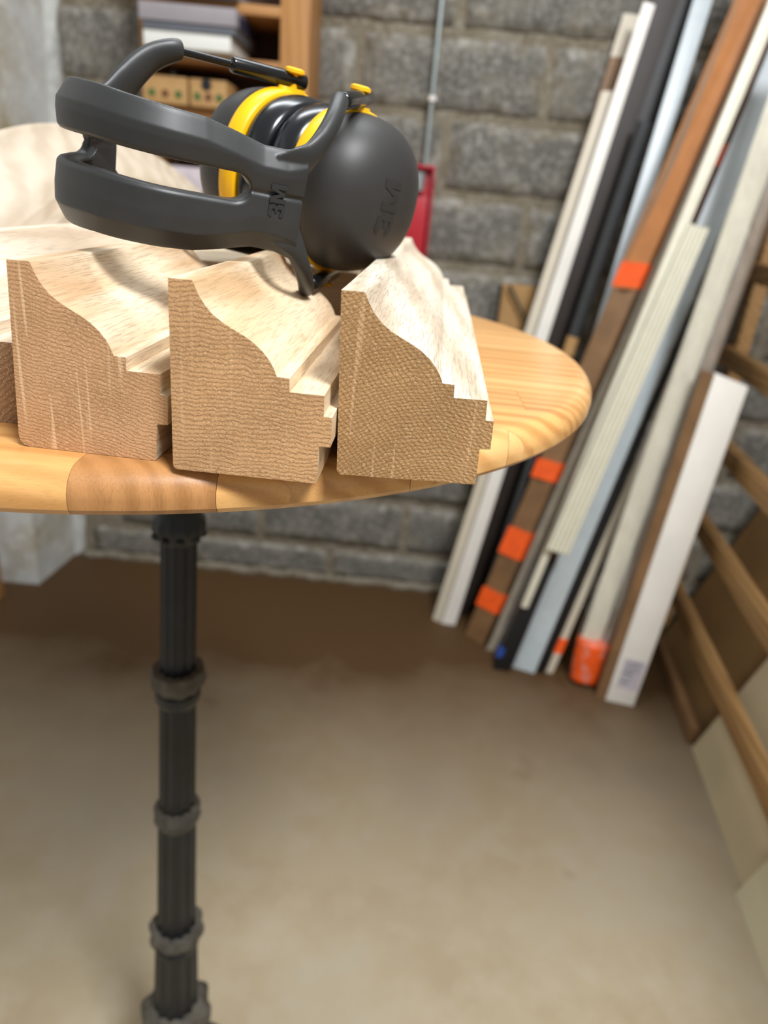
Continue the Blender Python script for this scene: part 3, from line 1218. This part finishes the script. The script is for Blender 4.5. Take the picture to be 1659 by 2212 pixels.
G = 'lengths leaning in the corner'
Lean('wooden_batten', 'thin brown batten with a pale top end behind the white strips', 'batten', (946, 1322), (966, 1326), (1348, 29), (1384, 33), 2.235, .008, CARD, group=G).band('pale_end', .945, 1.0, OFFWHITE, grow=.0008)
Lean('trim_strip', 'narrow beige trim strip, leftmost of the leaning lengths', 'trim', (933, 1338), (951, 1346), (1300, 196), (1325, 196), 2.17, .006, OFFWHITE, group=G)
Lean('trim_strip', 'white trim strip beside the beige one at the left end of the leaning lengths', 'trim', (953, 1348), (983, 1352), (1391, 2), (1416, 10), 2.14, .008, WHITE, group=G)
Lean('board', 'dark brown board leaning against the wall right of the white trim', 'board', (984, 1326), (1010, 1330), (1408, -20), (1474, -20), 2.185, .012, DARKBROWN, 1.05, group=G)
Lean('board', 'black board leaning left of the clear-blue strip', 'board', (1010, 1322), (1036, 1325), (1462, -20), (1516, -20), 2.22, .010, BLACK, 1.0, group=G)
p0, p1 = at_z(1032, 1352, .012), at_y(1392, 265, 2.12)
tb = tube('grey_tube', [p0, p1], .0175, GREYTUBE, None, 20, loc=p0)
tag(tb, 'dark grey tube leaning in front of the black board', 'tube', G)


def ring_on(o_, p0_, p1_, t0, t1, r, mat, name, parent):
    a, b_ = p0_ + (p1_ - p0_) * t0 - p0_, p0_ + (p1_ - p0_) * t1 - p0_
    return tube(name, [a, b_], r, mat, parent, 20)


ring_on(tb, p0, p1, .555, .575, .0182, ORANGE, 'orange_tape', tb)
ring_on(tb, p0, p1, .60, .635, .0180, TAN, 'tan_sleeve', tb)
Lean('profile_strip', 'shiny pale blue strip passing behind the brown bundle', 'profile', (1078, 1400), (1100, 1404), (1498, 0), (1540, 0), 2.16, .012, BLUEGREY, 1.05, group=G)
bd = Lean('wrapped_bundle', 'brown card bundle wrapped in film and bound with orange tape', 'bundle', (1002, 1372), (1041, 1396), (1590, 0), (1646, 4), 2.02, .026, CARD, 1.08, .006, group=G)
bd.band('film_wrap', bd.t_of(622), 1.0, FILMCARD, grow=.0025)
for (v0, v1) in ((1306, 1268), (1192, 1138), (1030, 990), (618, 566)):
    bd.band('orange_tape', bd.t_of(v0), bd.t_of(v1), ORANGE, grow=.0035)
Lean('profile_strip', 'beige-grey strip right of the taped brown bundle', 'profile', (1050, 1404), (1069, 1409), (1662, 0), (1682, 0), 2.03, .004, GREYPROF, 1.05, group=G)
rb = Lean('board', 'reddish-brown board with orange tape behind the pale blue-grey board', 'board', (1112, 1405), (1142, 1408), (1637, 91), (1696, 95), 2.13, .010, REDBROWN, 1.05, group=G)
rb.band('orange_tape', rb.t_of(357), rb.t_of(311), ORANGE)
bg = Lean('board', 'long pale blue-grey board leaning at the middle of the lengths', 'board', (1106, 1442), (1154, 1456), (1664, 100), (1724, 100), 2.08, .008, BLUEGREY, 1.1, group=G)
Lean('board', 'thin black board right against the pale blue-grey board', 'board', (1159, 1453), (1173, 1456), (1664, 256), (1682, 256), 2.06, .006, BLACK, 1.12, group=G)
ws_ = Lean('trim_strip', 'thin whitish strip with two small orange tapes left of the plastic bag', 'trim', (1178, 1453), (1194, 1456), (1650, 350), (1668, 350), 2.02, .006, OFFWHITE, 1.12, group=G)
ws_.band('orange_tape', ws_.t_of(1410), ws_.t_of(1380), ORANGE)
ws_.band('orange_tape', ws_.t_of(852), ws_.t_of(816), ORANGE)
wt = Lean('trim_strip', 'long narrow cream-white trim crossing in front of the reddish-brown board', 'trim', (1126, 1312), (1140, 1314), (1622, 100), (1652, 100), 1.93, .016, CREAM, 1.1, yb=1.80, group=G)
sh = Lean('box_profile', 'short black box profile with a blue end cap standing on the floor', 'profile', (1064, 1446), (1100, 1452), (1168, 1212), (1200, 1212), 1.86, .03, BLACK, 1.0, group=G)
sh.band('blue_cap', 0.12, .20, BLUE, w0=-.12, w1=.2, grow=.001)
rp = Lean('ribbed_profile', 'shorter cream ribbed plastic profile on top of the black box profile', 'profile', (1180, 1188), (1228, 1202), (1490, 482), (1534, 492), 1.885, .008, RIBBASE, 1.0, yb=1.79, group=G)
for k in range(5):
    rp.band('rib', .005, .995, CREAM, w0=.04 + .2 * k, w1=.10 + .2 * k, grow=.0025, th=.004)

# long boards in a plastic bag with an orange taped foot
bagp = [((1264, 1468), None), ((1276, 1420), 1.79), ((1300, 1345), 1.795), ((1345, 1220), 1.805), ((1424, 1000), 1.820), ((1532, 700), 1.835), ((1658, 350), 1.855), ((1768, 40), 1.87)]
pts = [at_z(*bagp[0][0], .012)] + [at_y(*a, y) for a, y in bagp[1:]]
bagr = [(.044, .030), (.050, .036), (.052, .036), (.052, .034), (.052, .031), (.047, .028), (.044, .026), (.042, .026)]
sp_ = spline([tuple(p) for p in pts], 7)
sr_ = spline(bagr, 7)
bagroot = empty('bagged_boards', pts[0], 'boards in a crumpled clear plastic bag with an orange taped foot', 'bag', G)
bm = bmesh.new()
rings = tube_bm(bm, [Vector(p) - pts[0] for p in sp_], [tuple(r) for r in sr_], 28, flat=(1, 0, 0))
rnd = random.Random(3)
for i, rg in enumerate(rings):
    for k, v in enumerate(rg):
        ctr = Vector(sp_[i]) - pts[0]
        f_ = 1 + .05 * math.sin(k * 1.3 + i * .35) + .035 * math.sin(k * 2.9 - i * .8) + rnd.uniform(-.012, .012)
        v.co = ctr + (v.co - ctr) * f_
bmesh.ops.recalc_face_normals(bm, faces=bm.faces)
frombm('clear_bag', bm, FILM, bagroot, 4)
fp = [Vector(p) - pts[0] for p in sp_[:12]]
fr_ = [(a * 1.03, b_ * 1.03) for a, b_ in sr_[:12]]
fp[0] = fp[0] + Vector((0, 0, .001))
b2 = bmesh.new()
rings = tube_bm(b2, fp, fr_, 20, flat=(1, 0, 0))
for i, rg in enumerate(rings):
    for k, v in enumerate(rg):
        v.co += Vector((rnd.uniform(-.002, .002), rnd.uniform(-.002, .002), 0))
        v.co.z = max(v.co.z, -.011)
frombm('orange_foot', b2, ORANGE, bagroot, 4)
for (nm, dx, wd, mt) in (('inner_board', -.017, .030, CREAM), ('inner_board', .037, .017, GREYBROWN)):
    q = [Vector(p) - pts[0] for p in (sp_[8], sp_[26], sp_[-1])]
    tube(nm, [v + Vector((dx, 0, 0)) for v in q], [(wd, .012)] * 3, mt, bagroot, 4, flat=(1, 0, 0))

# white board with a printed label at the front of the lengths
X_ = Vector
wbd = Lean('white_board', 'thick white board with brown edge and grey label, nearest of the leaning lengths', 'board', (1307, 1513), (1368, 1527), (1545, 806), (1617, 836), 1.765, .026, WHITE, 1.0, .002, group=G)
wbd.band('brown_edge', 0.0, .995, CARD, w0=-.36, w1=-.01, grow=0, th=.02)
lb = wbd.band('label', .055, .155, LABEL, w0=.22, w1=.92, grow=.0006, th=.0008, label='grey printed label')
for k, (w0_, w1_, ta_, tb_) in enumerate([(.34, .80, .142, .146), (.30, .72, .128, .131), (.34, .78, .118, .120), (.30, .60, .104, .110), (.32, .70, .09, .092), (.30, .55, .075, .08)]):
    wbd.band('print_line', ta_, tb_, GREYBOX2, w0=w0_, w1=w1_, grow=.0012, th=.0004).parent = lb

# trestle with a plywood panel behind the table
p0 = at_y(1086, 640, 2.15)
fr0 = empty('folded_trestle', (p0.x, 2.17, 0), 'dark steel folded trestle with a tan plywood panel by the wall', 'trestle')
x0_ = p0.x


def rel(u, v, y):
    q = at_y(u, v, y)
    return q - Vector((p0.x, 2.17, 0))


tl_, tr_ = rel(1088, 612, 2.23), rel(1160, 618, 2.23)
mesh('plywood_panel', [(tl_.x, .060, .002), (tr_.x, .060, .002), (tr_.x, .068, .002), (tl_.x, .068, .002), (tl_.x, .060, tl_.z), (tr_.x, .060, tr_.z), (tr_.x, .068, tr_.z), (tl_.x, .068, tl_.z)], HEX, TAN, fr0)
a = rel(1082, 614, 2.22)
tube('steel_leg', [(a.x, .040, .001), (a.x, .040, a.z)], .005, BLACK, fr0, 10)
b_ = rel(1100, 616, 2.21)
c = rel(1136, 690, 2.21)
tube('steel_leg', [(b_.x, .038, b_.z), (c.x, .038, c.z), (c.x + .05, .038, .002)], .005, GREYTUBE, fr0, 10)
tube('steel_leg', [(tr_.x, .040, .001), (tr_.x, .040, tr_.z)], .005, BLACK, fr0, 10)

# ------------------------------------------------------------------ sheet rack at the right
A6 = math.radians(6.0)
RX = Matrix.Translation((.7331, 0, 0)) @ Matrix.Rotation(-A6, 4, 'Z')     # local y runs along the rack
rack = empty('sheet_rack', label='wooden rack of horizontal battens holding sheets along the right side', cat='rack', mw=RX)
for zt in (1.215, .975, .742, .500, .238):
    box('rail', (0, -.2, zt - .052), (.034, 2.22, zt), BATTEN, rack, .002)
for y in (2.175, -.16):
    box('post', (.0345, y, .0005), (.075, y + .045, 1.45), BATTEN, rack, .002)

# sheets leaning behind the rails
tilt = Vector((.038, 0, .102)).normalized()


def sheet(x, y0, y1, h, mat, label, th=.008, x1=None, nm='sheet'):
    a, b_ = Vector((x, y1, 0)), Vector((x - .1051 * (y1 - y0), y0, 0))
    off = Vector((th, 0, -th * tilt.x / tilt.z))
    vs_ = [b_, a, a + off, b_ + off]
    for v in vs_:
        v.z = max(v.z, 0.0006)
    top = [v + tilt * h for v in (b_, a, a + off, b_ + off)]
    o_ = mesh(nm, vs_ + top, HEX, mat, None, None, None, loc=b_)
    return tag(o_, label, 'sheet', 'sheets standing in the rack')


sheet(.893, .2, 1.535, .60, PALEBOARD2, 'pale pinkish sheet standing at the foot of the rack, farther of the two low ones')
sheet(.826, .0, 1.088, .50, PALEBOARD, 'pale grey-green sheet at the foot of the rack nearest the viewer')
sheet(.919, .3, 1.56, 1.0, PALEBOARD, 'pale sheet seen between the rails over the brown fibreboard')
sheet(.991, .4, 2.088, 1.05, MDF, 'large brown fibreboard sheet behind the rack rails')
sheet(1.004, .4, 2.115, 1.07, BLACK, 'black-edged sheet showing behind the brown fibreboard', .012)
lowb = box('timber_offcut', (-.012, 1.56, .0005), (.012, 2.0, .055), CARD, None, .003)
lowb.matrix_world = RX @ Matrix.Translation((-.0, 0, 0))
tag(lowb, 'dark timber offcut on the floor under the lowest rack rail', 'offcut')

# ------------------------------------------------------------------ cubby shelf on the back wall
YF = 2.03
ul = at_y(303, 100, YF).x
ur = at_y(668, 100, YF).x
sx0 = at_y(605, 100, YF).x
unit = empty('wall_shelf', (ul, YF, 0), 'beech cubby shelf on the wall behind the earmuffs', 'shelf')
wdt = ur - ul
stl = sx0 - ul
zb, zt_ = .95, 2.25
box('side_panel', (0, 0, zb), (.008, .225, zt_), BEECH, unit, .001)
box('side_panel', (wdt - .018, .02, zb), (wdt, .225, zt_), BEECH, unit, .001)
box('stile', (stl, 0, zb), (wdt, .02, zt_), BEECH, unit, .001)
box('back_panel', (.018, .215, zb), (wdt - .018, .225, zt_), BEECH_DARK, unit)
shz = []
for (u, v0, v1) in ((605, 14, 38), (605, 135, 154), (605, 250, 272), (605, 430, 452)):
    a, b_ = at_y(u, v0, YF).z, at_y(u, v1, YF).z
    shz.append((a, b_))
    box('shelf_board', (.018, 0.0, b_), (stl - .0005, .215, a), BEECHX, unit, .001)
box('shelf_board', (.018, 0.021, zt_ - .02), (wdt - .018, .215, zt_), BEECH, unit, .001)
box('shelf_board', (.018, 0.021, zb), (wdt - .018, .215, zb + .02), BEECH, unit, .001)


def stored(name, label, cat, u0, u1, z0, z1, mat, yf=YF, dep=.19, rot=0.0, group=None, bev=.003):
    a, b_ = max(at_y(u0, 100, yf).x, ul + .0095), at_y(u1, 100, yf).x
    o_ = box(name, (0, 0, 0), (b_ - a, dep, z1 - z0), mat, None, bev)
    o_.location = (a, yf, z0)
    o_.rotation_euler = (0, 0, rot)
    return tag(o_, label, cat, group)


zz = shz[1][0] + .0005
GS = 'boxes lying on the cubby shelf'
wbx = stored('document_box', 'white flat box at the bottom of the pile on the shelf', 'box', 310, 498, zz, zz + .034, WHITEBOX, 1.96, .21, .0, GS)
fld = stored('folder', 'thin blue-grey folder between the white box and the grey box', 'folder', 309, 508, zz + .0345, zz + .050, GREYBOX2, 1.955, .24, .0, GS)
gb = stored('document_box', 'thick grey box on top of the pile on the shelf', 'box', 302, 510, zz + .0505, zz + .087, GREYBOX, 1.95, .24, .0, GS)
box('navy_side', (gb.dimensions.x if False else (at_y(510, 100, 1.95).x - at_y(302, 100, 1.95).x) - .0005, .03, .002), ((at_y(510, 100, 1.95).x - at_y(302, 100, 1.95).x) + .0015, .235, .030), NAVY, gb)
zz0 = shz[0][0] + .0005
stored('folder', 'pale grey folder on the upper shelf, just inside the top of the frame', 'folder', 304, 505, zz0, zz0 + .02, GREYBOX, 1.96, .22, 0, GS)
zc_ = shz[2][0] + .001
for k, (u0, u1) in enumerate(((304, 402), (408, 489))):
    hgt = shz[1][1] - zc_ - .035
    o_ = stored('cardboard_box', ['tan cardboard box with green printed dots, left one on the lower shelf', 'tan cardboard box with a round black hole, right one on the lower shelf'][k], 'box', u0, u1, zc_, zc_ + hgt, TAN, 2.0, .2, 0, 'tan boxes on the lower shelf')
    wd_ = at_y(u1, 100, 2.0).x - at_y(u0, 100, 2.0).x
    for j in range(3):
        xx = wd_ * (.2 + .3 * j)
        b2 = bmesh.new()
        bmesh.ops.create_cone(b2, cap_ends=True, segments=12, radius1=.009, radius2=.009, depth=.001, matrix=Matrix.Translation((xx, -.0004, .022)) @ Matrix.Rotation(math.pi / 2, 4, 'X'))
        frombm('printed_dot', b2, GREEN if j != 1 else BROWNPRINT, o_)
    if k:
        b2 = bmesh.new()
        bmesh.ops.create_cone(b2, cap_ends=True, segments=20, radius1=.013, radius2=.013, depth=.002, matrix=Matrix.Translation((wd_ * .45, -.0006, hgt - .012)) @ Matrix.Rotation(math.pi / 2, 4, 'X'))
        frombm('finger_hole', b2, BLACK, o_)
zd = shz[3][0] + .0005
stored('paper_stack', 'lilac-white paper stack on the lowest visible shelf', 'paper', 330, 455, zd, zd + .055, LILAC, 1.97, .2, 0)

# ------------------------------------------------------------------ red bracket with steel barrel and rod on the wall
hx = at_y(918, 350, 2.235)
root = empty('wall_valve', (hx.x, 2.25, 1.18), 'red wall bracket with a galvanised barrel and a long steel rod above', 'bracket')
zt2 = at_y(920, 357, 2.235).z - 1.18
xl, xr = at_y(880, 360, 2.235).x - hx.x, at_y(941, 360, 2.235).x - hx.x
zbm = at_y(925, 560, 2.235).z - 1.18
box('back_plate', (xl, .0, zbm), (xr, .012, zt2), RED, root, .002)
box('flange', (xr - .006, -.03, zbm), (xr, .0, zt2), RED, root, .001)
box('top_flange', (xl, -.03, zt2 - .008), (xr - .007, .0, zt2), RED, root, .001)
zm = at_y(910, 372, 2.21).z - 1.18
zn = at_y(910, 412, 2.21).z - 1.18
tube('steel_barrel', [((xl + xr) / 2 - .004, -.02, zn), ((xl + xr) / 2 - .004, -.02, zm)], .017, STEEL, root, 20)
zq = at_y(905, 425, 2.21).z - 1.18
box('lower_body', (xl + .006, -.028, zbm), (xr - .012, .0, zq), RED, root, .004)
tube('steel_rod', [(0.002, -.012, zt2 - .002), (.0045, -.012, 2.55 - 1.18)], .0062, STEEL, root, 12)
zc = at_y(927, 212, 2.235).z - 1.18
tube('rod_clip', [(0.003, -.012, zc - .006), (.003, -.012, zc + .006)], .011, WHITE, root, 12)

# brown timber post at the far left, behind the table
xr_ = at_y(-24, 1170, 1.93).x
pst = box('timber_post', (-.09, 0, .0005), (0, .04, 1.08), BEECH, None, .002)
pst.location = (xr_, 1.93, 0)
tag(pst, 'orange-brown timber post at the left edge of the picture under the table', 'post')
